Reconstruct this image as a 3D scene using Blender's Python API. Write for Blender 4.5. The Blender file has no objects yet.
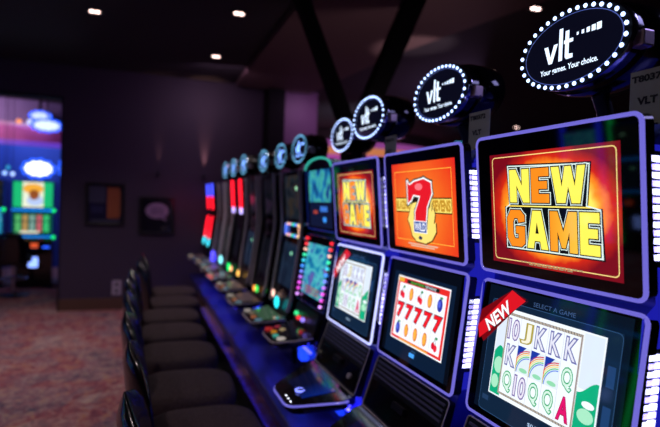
import bpy, bmesh, math, random
from mathutils import Vector, Matrix
random.seed(7)
SC = bpy.context.scene
COL = SC.collection
PI = math.pi

# ------------------------------------------------------------------ materials
_M = {}
def nodes_of(name):
    m = bpy.data.materials.new(name); m.use_nodes = True
    nt = m.node_tree
    return m, nt, nt.nodes['Principled BSDF']
def s2l(c):
    return tuple((x/12.92 if x <= .04045 else ((x+.055)/1.055)**2.4) for x in [v/255 for v in c])
def pbr(name, rgb, rough=.5, metal=0., coat=0., spec=.5, bump=None, noise=None):
    if name in _M: return _M[name]
    m, nt, p = nodes_of(name)
    p.inputs['Base Color'].default_value = (*s2l(rgb), 1)
    p.inputs['Roughness'].default_value = rough
    p.inputs['Metallic'].default_value = metal
    p.inputs['Coat Weight'].default_value = coat
    p.inputs['Coat Roughness'].default_value = .05
    p.inputs['Specular IOR Level'].default_value = spec
    if noise:
        tc = nt.nodes.new('ShaderNodeTexCoord'); n = nt.nodes.new('ShaderNodeTexNoise')
        n.inputs['Scale'].default_value = noise[0]; n.inputs['Detail'].default_value = 5
        r = nt.nodes.new('ShaderNodeValToRGB')
        r.color_ramp.elements[0].position = .35; r.color_ramp.elements[1].position = .65
        r.color_ramp.elements[0].color = (*s2l(rgb), 1); r.color_ramp.elements[1].color = (*s2l(noise[1]), 1)
        nt.links.new(tc.outputs['Object'], n.inputs['Vector']); nt.links.new(n.outputs['Fac'], r.inputs['Fac'])
        nt.links.new(r.outputs['Color'], p.inputs['Base Color'])
    if bump:
        tc = nt.nodes.new('ShaderNodeTexCoord'); n = nt.nodes.new('ShaderNodeTexNoise')
        n.inputs['Scale'].default_value = bump[0]
        b = nt.nodes.new('ShaderNodeBump'); b.inputs['Strength'].default_value = bump[1]; b.inputs['Distance'].default_value = .01
        nt.links.new(tc.outputs['Object'], n.inputs['Vector']); nt.links.new(n.outputs['Fac'], b.inputs['Height'])
        nt.links.new(b.outputs['Normal'], p.inputs['Normal'])
    _M[name] = m
    return m
def em(rgb, s=1., gloss=True):
    """lit screen / lamp colour: glossy glass over an emitter"""
    key = ('em', tuple(rgb), s, gloss)
    if key in _M: return _M[key]
    m, nt, p = nodes_of('lit_%d_%d_%d_%.2f' % (*rgb, s))
    p.inputs['Base Color'].default_value = (.004, .004, .005, 1)
    p.inputs['Roughness'].default_value = .06 if gloss else .4
    p.inputs['Emission Color'].default_value = (*s2l(rgb), 1)
    p.inputs['Emission Strength'].default_value = s
    _M[key] = m
    return m
def em_ramp(name, stops, s=1., mode='radial', center=(0, 0), scale=(1, 1), const=False, noise=0.):
    """screen picture whose colour runs along a ramp (picture content shown on the display)"""
    if name in _M: return _M[name]
    m, nt, p = nodes_of(name)
    L = nt.links.new
    p.inputs['Base Color'].default_value = (.004, .004, .005, 1); p.inputs['Roughness'].default_value = .06
    tc = nt.nodes.new('ShaderNodeTexCoord')
    mp = nt.nodes.new('ShaderNodeMapping')
    mp.inputs['Location'].default_value = (-center[0]*scale[0], 0, -center[1]*scale[1])
    mp.inputs['Scale'].default_value = (scale[0], 0, scale[1])
    L(tc.outputs['Object'], mp.inputs['Vector'])
    r = nt.nodes.new('ShaderNodeValToRGB')
    if mode == 'radial':
        ln = nt.nodes.new('ShaderNodeVectorMath'); ln.operation = 'LENGTH'
        L(mp.outputs['Vector'], ln.inputs[0]); src = ln.outputs['Value']
    elif mode == 'noise':
        n = nt.nodes.new('ShaderNodeTexNoise'); n.inputs['Scale'].default_value = 1.; n.inputs['Detail'].default_value = 1
        L(mp.outputs['Vector'], n.inputs['Vector']); src = n.outputs['Fac']
    else:
        sp = nt.nodes.new('ShaderNodeSeparateXYZ'); L(mp.outputs['Vector'], sp.inputs[0])
        src = sp.outputs['X' if mode in ('x', 'z2') else 'Z']
        if mode in ('x',):
            fr = nt.nodes.new('ShaderNodeMath'); fr.operation = 'FRACT'; L(src, fr.inputs[0]); src = fr.outputs[0]
    if noise:
        n = nt.nodes.new('ShaderNodeTexNoise'); n.inputs['Scale'].default_value = 22; n.inputs['Detail'].default_value = 3
        L(tc.outputs['Object'], n.inputs['Vector'])
        a = nt.nodes.new('ShaderNodeMath'); a.operation = 'MULTIPLY_ADD'; a.inputs[1].default_value = noise; a.inputs[2].default_value = -noise/2
        L(n.outputs['Fac'], a.inputs[0])
        b = nt.nodes.new('ShaderNodeMath'); b.operation = 'ADD'; L(src, b.inputs[0]); L(a.outputs[0], b.inputs[1]); src = b.outputs[0]
    L(src, r.inputs['Fac'])
    cr = r.color_ramp
    if const: cr.interpolation = 'CONSTANT'
    while len(cr.elements) < len(stops): cr.elements.new(.5)
    for e, (pos, c) in zip(cr.elements, stops):
        e.position = pos; e.color = (*s2l(c), 1)
    L(r.outputs['Color'], p.inputs['Emission Color'])
    p.inputs['Emission Strength'].default_value = s
    _M[name] = m
    return m

BLACK_GLOSS = pbr('black_gloss_plastic', (9, 9, 12), .12, coat=.5)
GLASS_BLACK = pbr('black_display_glass', (4, 4, 7), .04, spec=.6)
BLACK_SATIN = pbr('black_satin_plastic', (14, 14, 18), .35)
BLACK_MATTE = pbr('black_matte_paint', (12, 12, 14), .8, spec=.12)
CHROME = pbr('chrome', (200, 200, 215), .12, metal=1)
SILVER = pbr('brushed_silver', (196, 190, 200), .4, metal=.15)
BLUE_METAL = pbr('blue_metallic_panel', (66, 74, 225), .3, metal=.1, coat=.4)
VINYL = pbr('black_vinyl', (10, 10, 13), .22, coat=.35, bump=(60, .15))
SEAT_FAB = pbr('dark_brown_seat_fabric', (54, 44, 47), .9, noise=(90, (70, 58, 61)), bump=(500, .3), spec=.15)
STAND_TOP = pbr('dark_blue_laminate', (38, 40, 96), .38, coat=.1)  # black laminate with the blue lamp glow put into its colour
RIM_EMIT = em((126, 118, 235), .8)  # on monitor rims, emission stands in for purple light reflected by chrome
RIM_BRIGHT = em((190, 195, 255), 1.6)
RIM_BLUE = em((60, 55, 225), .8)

# ------------------------------------------------------------------ mesh builder
class MB:
    def __init__(s): s.v = []; s.f = []; s.m = []; s.mats = []; s.sm = []
    def mi(s, mat):
        if mat not in s.mats: s.mats.append(mat)
        return s.mats.index(mat)
    def add(s, vs, fs, mat, M=None, smooth=False):
        o = len(s.v); i = s.mi(mat)
        for v in vs:
            v = Vector(v); s.v.append(M @ v if M else v)
        for f in fs: s.f.append([o+k for k in f]); s.m.append(i); s.sm.append(smooth)
    def box(s, x0, x1, y0, y1, z0, z1, mat, M=None, bev=0.):
        if bev <= 0:
            vs = [(x, y, z) for x in (x0, x1) for y in (y0, y1) for z in (z0, z1)]
            fs = [(0, 1, 3, 2), (4, 6, 7, 5), (0, 4, 5, 1), (2, 3, 7, 6), (0, 2, 6, 4), (1, 5, 7, 3)]
            s.add(vs, fs, mat, M); return s
        bm = bmesh.new(); bmesh.ops.create_cube(bm, size=1)
        for v in bm.verts: v.co = Vector(((x0+x1)/2+v.co.x*(x1-x0), (y0+y1)/2+v.co.y*(y1-y0), (z0+z1)/2+v.co.z*(z1-z0)))
        bmesh.ops.bevel(bm, geom=bm.edges[:], offset=bev, segments=2, profile=.5, affect='EDGES')
        bm.verts.index_update()
        s.add([v.co.copy() for v in bm.verts], [[v.index for v in f.verts] for f in bm.faces], mat, M); bm.free()
        return s
    def prism(s, pts, d0, d1, mat, axis='y', M=None, smooth=False):
        """pts polygon in the plane across axis, extruded from d0 to d1"""
        n = len(pts)
        def P(a, b, d): return (a, d, b) if axis == 'y' else ((a, b, d) if axis == 'z' else (d, a, b))
        vs = [P(a, b, d0) for a, b in pts] + [P(a, b, d1) for a, b in pts]
        s.add(vs, [list(range(n)), list(range(2*n-1, n-1, -1))], mat, M)
        s.add(vs, [(i, n+i, n+(i+1) % n, (i+1) % n) for i in range(n)], mat, M, smooth)
        return s
    def loft(s, rings, mat, M=None, caps=True, smooth=True, closed=False):
        n = len(rings[0]); vs = [p for r in rings for p in r]; fs = []
        R = len(rings)
        for k in range(R if closed else R-1):
            a = k*n; b = ((k+1) % R)*n
            for i in range(n):
                j = (i+1) % n; fs.append((a+i, a+j, b+j, b+i))
        s.add(vs, fs, mat, M, smooth)
        if caps and not closed:
            s.add(rings[0], [list(range(n))[::-1]], mat, M); s.add(rings[-1], [list(range(n))], mat, M)
        return s
    def tube(s, pts, r, mat, seg=10, closed=False, M=None):
        pts = [Vector(p) for p in pts]; rings = []; n = len(pts)
        prev = None
        for i, p in enumerate(pts):
            if closed: t = pts[(i+1) % n]-pts[i-1]
            else: t = pts[min(i+1, n-1)]-pts[max(i-1, 0)]
            t.normalize()
            if prev is None:
                a = Vector((0, 0, 1)) if abs(t.z) < .9 else Vector((1, 0, 0))
                u = t.cross(a).normalized()
            else:
                u = (prev - t*prev.dot(t)).normalized()
            prev = u; w = t.cross(u)
            rings.append([p+(u*math.cos(q)+w*math.sin(q))*r for q in [2*PI*k/seg for k in range(seg)]])
        s.loft(rings, mat, M, caps=not closed, closed=closed)
        return s
    def cyl(s, c, r, z0, z1, mat, seg=24, r2=None, M=None):
        r2 = r if r2 is None else r2
        s.loft([[(c[0]+r*math.cos(2*PI*k/seg), c[1]+r*math.sin(2*PI*k/seg), z0) for k in range(seg)],
                [(c[0]+r2*math.cos(2*PI*k/seg), c[1]+r2*math.sin(2*PI*k/seg), z1) for k in range(seg)]], mat, M)
        return s
    def ball(s, c, r, mat, M=None, seg=10, rings=6, sc=(1, 1, 1)):
        rr = []
        for k in range(rings+1):
            a = PI*k/rings - PI/2; q = max(math.cos(a), .02)
            rr.append([(c[0]+sc[0]*r*q*math.cos(2*PI*i/seg), c[1]+sc[1]*r*q*math.sin(2*PI*i/seg), c[2]+sc[2]*r*math.sin(a)) for i in range(seg)])
        s.loft(rr, mat, M); return s
    def build(s, name, parent=None, loc=None, M=None):
        me = bpy.data.meshes.new(name); me.from_pydata([tuple(v) for v in s.v], [], s.f)
        for m in s.mats: me.materials.append(m)
        me.polygons.foreach_set('material_index', s.m); me.polygons.foreach_set('use_smooth', s.sm)
        bm = bmesh.new(); bm.from_mesh(me); bmesh.ops.recalc_face_normals(bm, faces=bm.faces) if not getattr(s, 'flat', False) else None
        bm.to_mesh(me); bm.free(); me.update()
        o = bpy.data.objects.new(name, me); COL.objects.link(o)
        if M is not None: o.matrix_local = M
        if loc is not None: o.location = loc
        if parent is not None: o.parent = parent
        return o

def ell(a, b, n=40, cx=0, cy=0): return [(cx+a*math.cos(2*PI*k/n), cy+b*math.sin(2*PI*k/n)) for k in range(n)]
def rrect(w, h, r, n=5, cx=0, cy=0):
    pts = []
    for sx, sy, a0 in ((1, 1, 0), (-1, 1, PI/2), (-1, -1, PI), (1, -1, 1.5*PI)):
        for k in range(n+1):
            a = a0+PI/2*k/n
            pts.append((cx+sx*(w-r)+r*math.cos(a), cy+sy*(h-r)+r*math.sin(a)))
    return pts

# ------------------------------------------------------------------ text
_T = {}
def text_geo(t, off=0.):
    k = (t, off)
    if k not in _T:
        cu = bpy.data.curves.new('t', 'FONT'); cu.body = t; cu.offset = off; cu.resolution_u = 3
        ob = bpy.data.objects.new('t', cu); COL.objects.link(ob)
        dg = bpy.context.evaluated_depsgraph_get()
        me = bpy.data.meshes.new_from_object(ob.evaluated_get(dg))
        vs = [(v.co.x, v.co.y) for v in me.vertices]; fs = [list(p.vertices) for p in me.polygons]
        bpy.data.objects.remove(ob); bpy.data.curves.remove(cu); bpy.data.meshes.remove(me)
        _T[k] = (vs, fs)
    return _T[k]
def text_box(t):
    vs, _ = text_geo(t)
    xs = [v[0] for v in vs]; ys = [v[1] for v in vs]
    return min(xs), max(xs), min(ys), max(ys)

class Canvas(MB):
    """flat picture in the x/z plane seen from -y; layers sit .3 mm apart"""
    flat = True
    def __init__(s): super().__init__(); s.l = 0
    def up(s): s.l += 1; return s
    def _y(s): return -.0003*s.l
    def poly(s, pts, mat):
        y = s._y(); s.add([(a, y, b) for a, b in pts], [list(range(len(pts)))], mat); return s
    def rect(s, x0, x1, z0, z1, mat): return s.poly([(x0, z0), (x1, z0), (x1, z1), (x0, z1)], mat)
    def oval(s, cx, cz, a, b, mat, n=24): return s.poly(ell(a, b, n, cx, cz), mat)
    def line(s, pts, w, mat, closed=True):
        n = len(pts)
        for i in range(n if closed else n-1):
            a = Vector(pts[i]); b = Vector(pts[(i+1) % n]); d = (b-a)
            if d.length < 1e-6: continue
            d.normalize(); p = Vector((-d.y, d.x))*w/2; e = d*w/2
            s.poly([tuple(a-p-e), tuple(b-p+e), tuple(b+p+e), tuple(a+p-e)], mat)
        return s
    def text(s, t, x0, x1, z0, z1, mat, off=0., rot=0., shear=0.):
        vs, fs = text_geo(t, off); bx = text_box(t)
        sx = (x1-x0)/(bx[1]-bx[0]); sz = (z1-z0)/(bx[3]-bx[2]); y = s._y()
        cx, cz = (x0+x1)/2, (z0+z1)/2; out = []
        for a, b in vs:
            p = (a-bx[0])*sx+x0-cx; q = (b-bx[2])*sz+z0-cz; p += shear*q
            out.append((cx+p*math.cos(rot)-q*math.sin(rot), y, cz+p*math.sin(rot)+q*math.cos(rot)))
        s.add(out, fs, mat); return s

# ------------------------------------------------------------------ object helpers
def tag(o, label=None, cat=None, group=None, kind=None):
    if label: o['label'] = label
    if cat: o['category'] = cat
    if group: o['group'] = group
    if kind: o['kind'] = kind
    return o
def empty(name, loc, rz=0., label=None, cat=None, group=None):
    o = bpy.data.objects.new(name, None); COL.objects.link(o); o.empty_display_size = .1
    o.location = loc; o.rotation_euler = (0, 0, rz)
    return tag(o, label, cat, group)
KIDS = {}
def copy_tree(o, parent=None):
    c = o.copy(); COL.objects.link(c)
    if parent is not None:
        c.parent = parent
    for ch in [x for x in o.children]: copy_tree(ch, c)
    return c
def struct(mb, name):
    return tag(mb.build(name), kind='structure')
def lamp(name, kind, loc, energy, color, size=.1, rot=None, target=None, spot=1.2, blend=.6):
    l = bpy.data.lights.new(name, kind); l.energy = energy; l.color = color
    if kind == 'AREA': l.size = size
    elif kind == 'SPOT': l.shadow_soft_size = size; l.spot_size = spot; l.spot_blend = blend
    else: l.shadow_soft_size = size
    o = bpy.data.objects.new(name, l); COL.objects.link(o); o.location = loc
    if target is not None: o.rotation_euler = (Vector(target)-Vector(loc)).to_track_quat('-Z', 'Y').to_euler()
    elif rot: o.rotation_euler = rot
    return o

# ================================================================== SETTING
CEIL = 3.25
carpet, nt, p = nodes_of('patterned_carpet')
L = nt.links.new
tc = nt.nodes.new('ShaderNodeTexCoord')
def noise(scale, detail, dist=0., sc=(1, 1, 1)):
    mp = nt.nodes.new('ShaderNodeMapping'); mp.inputs['Scale'].default_value = sc; L(tc.outputs['Object'], mp.inputs['Vector'])
    n = nt.nodes.new('ShaderNodeTexNoise'); n.inputs['Scale'].default_value = scale; n.inputs['Detail'].default_value = detail
    n.inputs['Distortion'].default_value = dist; L(mp.outputs['Vector'], n.inputs['Vector']); return n.outputs['Fac']
def ramp(src, stops):
    r = nt.nodes.new('ShaderNodeValToRGB'); L(src, r.inputs['Fac'])
    while len(r.color_ramp.elements) < len(stops): r.color_ramp.elements.new(.5)
    for e, (q, c) in zip(r.color_ramp.elements, stops): e.position = q; e.color = (*s2l(c), 1)
    return r.outputs['Color']
A = ramp(noise(1.6, 4, .8), [(.32, (92, 92, 112)), (.44, (150, 124, 134)), (.53, (158, 80, 90)), (.66, (184, 162, 158))])
B = ramp(noise(14, 5, 1.2), [(.34, (52, 56, 78)), (.43, (120, 84, 92)), (.5, (156, 78, 84)), (.57, (178, 158, 150)), (.66, (190, 142, 84))])
mx = nt.nodes.new('ShaderNodeMix'); mx.data_type = 'RGBA'; mx.inputs['Factor'].default_value = .5
L(A, mx.inputs['A']); L(B, mx.inputs['B']); L(mx.outputs['Result'], p.inputs['Base Color'])
p.inputs['Roughness'].default_value = .95; p.inputs['Specular IOR Level'].default_value = .1
bp = nt.nodes.new('ShaderNodeBump'); bp.inputs['Strength'].default_value = .4; bp.inputs['Distance'].default_value = .01
L(noise(160, 2), bp.inputs['Height']); L(bp.outputs['Normal'], p.inputs['Normal'])

WALL = pbr('dark_purple_wall_paint', (56, 45, 66), .55, bump=(30, .05))
WALLR = pbr('plum_wall_paint', (96, 62, 96), .55, bump=(30, .05))  # purple light from the right is put into this wall colour
CEILM = pbr('charcoal_ceiling_paint', (30, 28, 36), .8)
SOFFIT = pbr('taupe_soffit_paint', (82, 62, 64), .7)
BASEB = pbr('brown_baseboard', (86, 60, 48), .5)
GREYW = pbr('grey_purple_paint', (92, 88, 118), .7)

YW = 7.6
struct(MB().box(-6, 9, -3, 15, -.1, 0, carpet), 'floor')
struct(MB().box(-6, 9, -3, 15, CEIL, CEIL+.1, CEILM), 'ceiling')
struct(MB().box(-6, -4.9, YW, YW+.25, 0, CEIL, WALL).box(-4.9, -.97, YW, YW+.25, 2.83, CEIL, WALL).box(-.97, 1.70, YW, YW+.25, 0, CEIL, WALL), 'wall_back')
struct(MB().box(1.93, 2.55, YW, YW+.25, 0, CEIL, WALLR), 'wall_back_right')
struct(MB().box(1.70, 1.94, YW-.35, YW+.25, 0, CEIL, BLACK_MATTE), 'wall_column')
struct(MB().box(-6, -5.9, -3, 15, 0, CEIL, WALL), 'wall_left')
struct(MB().box(8.9, 9, -3, 15, 0, CEIL, CEILM), 'wall_right')
struct(MB().box(-6, 9, -3.1, -3, 0, CEIL, WALL), 'wall_front')
struct(MB().box(-6, 9, 14, 14.1, 0, CEIL, GREYW), 'wall_far')
struct(MB().box(2.35, 2.45, YW+.25, 14, 0, CEIL, WALL), 'wall_partition')
struct(MB().box(-.97, 1.62, YW-.015, YW, 0, .16, BASEB, bev=.004), 'baseboard_back')
struct(MB().box(-.985, -.97, YW-.01, YW+.25, 0, 2.83, BLACK_MATTE).box(-4.9, -.985, YW-.01, YW+.25, 2.81, 2.83, BLACK_MATTE), 'trim_1')
# sloped taupe soffit over the machines
sf = MB()
pts = [(2.35, 7.4), (1.25, 7.4), (1.2, 4.2), (2.0, 2.0), (3.1, 2.3), (2.55, 5.0)]
sf.prism(pts, CEIL-.07, CEIL-.001, SOFFIT, 'z')
struct(sf, 'ceiling_soffit')
sf = MB(); sf.prism([(2.33, 5.2), (2.40, 4.25), (2.95, 4.85), (2.9, 5.1)], CEIL-.09, CEIL-.075, pbr('pale_pink_ceiling_paint', (190, 160, 165), .7)); struct(sf, 'ceiling_panel')  # added patch whose pale colour stands in for a lit facet of the ceiling
sf = MB(); sf.prism([(-2.9, 2.2), (-2.2, 2.2), (-.55, 4.6), (-.95, 4.9)], CEIL-.05, CEIL-.001, CEILM, 'z')
struct(sf, 'ceiling_bulkhead')
# Y-shaped strut column behind the machines
yc = MB()
Y0 = 3.6
yc.prism([(.93, CEIL), (1.03, CEIL), (1.575, 2.03), (1.46, 2.03)], Y0, Y0+.1, BLACK_MATTE)
yc.prism([(1.95, CEIL), (2.11, CEIL), (1.59, 2.03), (1.455, 2.03)], Y0-.02, Y0+.12, BLACK_MATTE)
yc.box(1.45, 1.6, Y0-.03, Y0+.13, 0, 2.08, BLACK_MATTE)
struct(yc, 'column')

# ------------------------------------------------------------------ ceiling downlights
LITW = em((255, 214, 205), 6., False)
def downlight(x, y, label, power=14, first=[None]):
    if first[0] is None:
        t = empty('ceiling_downlight', (x, y, CEIL), 0, label, 'ceiling light', 'ceiling downlights')
        r = MB(); n = 24
        for q in (0,):
            ring = []
            for (rr, z) in ((.075, 0.), (.075, -.012), (.058, -.012), (.055, 0.)):
                ring.append([(rr*math.cos(2*PI*k/n), rr*math.sin(2*PI*k/n), z) for k in range(n)])
            r.loft(ring, BLACK_SATIN, caps=False)
        r.build('trim_ring', t)
        for sx in (-.024, .024):
            MB().cyl((sx, 0), .02, -.012, -.002, LITW, 16).build('lens', t)
        first[0] = t
    else:
        t = copy_tree(first[0]); t.location = (x, y, CEIL); t['label'] = label
    if power: lamp('downlight_beam', 'SPOT', (x, y, CEIL-.03), power, (1, .82, .85), .06, target=(x, y, 0), spot=2.2, blend=.8)
    return t
downlight(-.43, 5.26, 'twin-lens recessed ceiling light farthest left, over the carpet', 90)
downlight(.806, 6.24, 'small recessed ceiling light nearest the dark back wall', 12)
downlight(.803, 4.72, 'recessed ceiling light in line in front of the one by the back wall', 14)
downlight(3.07, 3.5, 'recessed ceiling light above the nearest oval sign', 20)
downlight(3.33, 8.75, 'blurred warm ceiling light beyond the Y-shaped column', 60)
downlight(7.18, 8.6, 'blurred orange ceiling light low behind the two nearest signs', 60)
downlight(-1.6, 3.2, 'recessed ceiling light over the open carpet, out past the frame', 170)
downlight(-2.6, 5.6, 'recessed ceiling light left of the doorway wall', 90)
downlight(-.9, 1.3, 'recessed ceiling light above the nearest bar stools', 60)

# ================================================================== PICTURES, OUTLET
def picture(x0, x1, z0, z1, label, art):
    t = empty('framed_poster', ((x0+x1)/2, YW, (z0+z1)/2), 0, label, 'picture', 'framed posters on the back wall')
    w, h = (x1-x0)/2, (z1-z0)/2; f = .035
    m = MB()
    m.box(-w, w, -.03, -.002, h-f, h, BLACK_SATIN, bev=.004).box(-w, w, -.03, -.002, -h, -h+f, BLACK_SATIN, bev=.004)
    m.box(-w, -w+f, -.03, -.002, -h+f, h-f, BLACK_SATIN).box(w-f, w, -.03, -.002, -h+f, h-f, BLACK_SATIN)
    m.build('frame', t)
    c = Canvas(); art(c, w-f, h-f); o = c.build('print', t); o.location = (0, -.012, 0)
    return t
def pr_(name, rgb): return pbr(name, rgb, .15, coat=.5)
def art1(c, w, h):
    c.rect(-w, w, -h, h, pr_('print_navy', (36, 36, 62))); c.up()
    c.rect(-w, 0, .02, h, pr_('print_slate', (70, 72, 92)))
    c.rect(.02, w-.03, -h+.06, h-.02, pr_('print_brown', (150, 88, 58)))
    for i in range(5):
        c.up(); c.rect(.04+i*.035, .05+i*.035, -h+.1, h-.06, pr_('print_tan', (166, 104, 74)))
    c.rect(-w+.03, w-.03, -h+.015, -h+.045, pr_('print_slate', (70, 72, 92)))
    c.up(); c.rect(-w+.03, -.02, -.12, -.02, pr_('print_dusk', (48, 50, 84)))
def art2(c, w, h):
    c.rect(-w, w, -h, h, pr_('print_black', (22, 20, 32))); c.up()
    c.oval(0, .07, .155, .11, pr_('print_mauve', (150, 132, 168)), 32)
    c.poly([(.02, -.02), (.12, -.07), (.1, .0)], pr_('print_mauve', (150, 132, 168))); c.up()
    for i in range(3): c.rect(-.09, .09, .1-i*.035, .115-i*.035, pr_('print_plum', (96, 78, 112)))
    c.rect(.06, .14, -.19, -.15, pr_('print_olive', (60, 56, 50)))
picture(-.67, -.185, 1.15, 1.72, 'framed poster with a brown block, the left one nearer the doorway', art1)
picture(.0, .475, 1.03, 1.56, 'framed dark poster with a pale speech bubble, hung lower', art2)
t = empty('wall_outlet', (-.26, YW, .30), 0, 'pale wall outlet plate low on the back wall beside the stools', 'outlet')
MB().box(-.06, .06, -.012, -.001, -.1, .1, pbr('outlet_plate', (165, 155, 172), .4), bev=.004).build('cover_plate', t)
for z in (-.045, .045):
    MB().prism(ell(.022, .026, 16, 0, z), -.018, -.0121, pbr('outlet_grey', (60, 54, 66), .5)).build('socket', t)
# wall uplights
for x, z, pw, lb in ((.86, 1.88, 50, 'slim wall uplight behind the far end of the machine row'), (.24, 1.9, 8, 'dim slim wall uplight above the speech bubble poster')):
    t = empty('wall_uplight', (x, YW, z), 0, lb, 'wall light', 'wall uplights')
    MB().cyl((0, -.035), .018, -.06, .02, BLACK_SATIN, 14).build('lamp_body', t)
    MB().box(-.012, .012, -.03, -.001, -.045, -.015, BLACK_SATIN).build('mount', t)
    lamp('uplight_beam', 'SPOT', (x, YW-.035, z+.03), pw, (1, .5, .38), .01, target=(x, YW-.02, z+1), spot=.5, blend=1)

# ================================================================== VLT SIGN
def make_sign(wc=(215, 232, 255), ws=1.6, bc=(170, 195, 255), bs=3.6):
    t = empty('oval_sign', (0, 0, 0))
    a, b = .175, .1; n = 48
    m = MB()
    def ring(k, y): return [(k*a*math.cos(2*PI*i/n), y, k*b*math.sin(2*PI*i/n)) for i in range(n)]
    m.loft([ring(.985, -.002), ring(1., .004), ring(1., .012)], CHROME, caps=True)
    m.loft([ring(.96, .012), ring(.96, .05)], BLACK_GLOSS, caps=False)
    m.loft([ring(1.02, .05), ring(1.06, .06), ring(1.06, .13), ring(.95, .15), ring(.5, .155)], BLACK_GLOSS)
    m.build('housing', t)
    c = Canvas(); c.l = 10
    c.poly(ell(a*.985, b*.985, n), BLACK_MATTE); c.up()
    inner = ell(a*.86, b*.83, n)
    c.line(inner, .0022, em((90, 110, 200), .8)); c.up()
    c.poly(ell(a*.855, b*.825, n), em((9, 10, 26), 1.)); c.up()
    W = em(wc, ws)
    c.poly([(-.084, .022), (-.071, .022), (-.061, -.008), (-.051, .022), (-.038, .022), (-.055, -.024), (-.067, -.024)], W)
    c.rect(-.034, -.022, -.024, .056, W)
    c.poly([(-.014, .046), (-.002, .046), (-.002, .024), (.011, .024), (.011, .015), (-.002, .015), (-.002, -.012), (.011, -.014), (.011, -.024), (-.009, -.024), (-.014, -.018)], W); c.rect(-.018, -.014, .015, .024, W)
    for i in range(5):
        h = .0035+.0012*i; x = .024+i*.0155
        c.rect(x-h*.8, x+h*.8, .030-h, .030+h, W)
    c.text('Your games. Your choice.', -.094, .086, -.054, -.036, W, .02)
    c.build('face', t)
    bl = MB().ball((0, 0, 0), .0052, em(bc, bs, False), sc=(1, .7, 1))
    N = 34; first = None
    qs = [2*PI*k/2000 for k in range(2000)]; cum = [0]
    for k in range(1, 2000): cum.append(cum[-1]+math.hypot(a*(math.cos(qs[k])-math.cos(qs[k-1])), b*(math.sin(qs[k])-math.sin(qs[k-1]))))
    for i in range(N):
        want = cum[-1]*(i+.5)/N; q = qs[min(range(2000), key=lambda k: abs(cum[k]-want))]
        # even spacing around the rim
        x, z = .925*a*math.cos(q), .915*b*math.sin(q)
        if first is None: o = first = bl.build('bulb', t)
        else:
            o = first.copy(); COL.objects.link(o); o.parent = t
        o.location = (x, -.008, z)
    m = MB()
    m.tube([(0, .1, -.1), (.0, .12, -.14), (0, .13, -.19), (0, .13, -.2)], .02, BLACK_SATIN)
    m.box(-.06, .06, .09, .17, -.205, -.19, BLACK_SATIN, bev=.004)
    m.build('bracket', t)
    m = MB(); m.box(a*.80, a*1.05, .016, .05, -.038, -.002, pbr('pink_tinted_chrome', (214, 190, 200), .35, metal=.7), bev=.004)  # pink tint stands in for reflections on the chrome
    m.build('side_clip', t)
    return t
ROT = -PI/2
signs_first = None
ORD = ['nearest', 'second nearest', 'third', 'fourth', 'fifth', 'sixth', 'seventh', 'eighth', 'ninth', 'tenth', 'eleventh']

# ================================================================== SLOT MACHINES
def plane_M(yt, zt, yb, zb):
    """local frame of a display: origin at its centre, z up along the glass, -y toward the player"""
    c = Vector((0, (yt+yb)/2, (zt+zb)/2)); a = math.atan2(-(yt-yb), zt-zb)
    return Matrix.Translation(c) @ Matrix.Rotation(a, 4, 'X'), math.hypot(yt-yb, zt-zb)/2

# ---- pictures shown on the displays
BLOCK = {
 'N': (1., [(0, 0), (0, 1), (.34, 1), (.64, .5), (.64, 1), (1, 1), (1, 0), (.68, 0), (.36, .52), (.36, 0)]),
 'E': (.82, [(0, 0), (0, 1), (1, 1), (1, .76), (.42, .76), (.42, .62), (.9, .62), (.9, .4), (.42, .4), (.42, .25), (1, .25), (1, 0)]),
 'W': (1.4, [(0, 1), (.24, 1), (.32, .45), (.42, 1), (.6, 1), (.7, .45), (.78, 1), (1, 1), (.84, 0), (.6, 0), (.51, .45), (.42, 0), (.16, 0)]),
 'G': (1., [(1, .70), (.66, .66), (.6, .78), (.42, .78), (.34, .66), (.34, .34), (.42, .22), (.64, .22), (.64, .36), (.5, .36), (.5, .56), (1, .56), (1, .1), (.8, 0), (.22, 0), (0, .22), (0, .78), (.22, 1), (.78, 1), (1, .86)]),
 'A': (1.1, [(0, 0), (.3, 1), (.7, 1), (1, 0), (.68, 0), (.63, .2), (.37, .2), (.32, 0)]),
 'M': (1.25, [(0, 0), (0, 1), (.3, 1), (.5, .5), (.7, 1), (1, 1), (1, 0), (.72, 0), (.72, .5), (.57, .1), (.43, .1), (.28, .5), (.28, 0)])}
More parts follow.
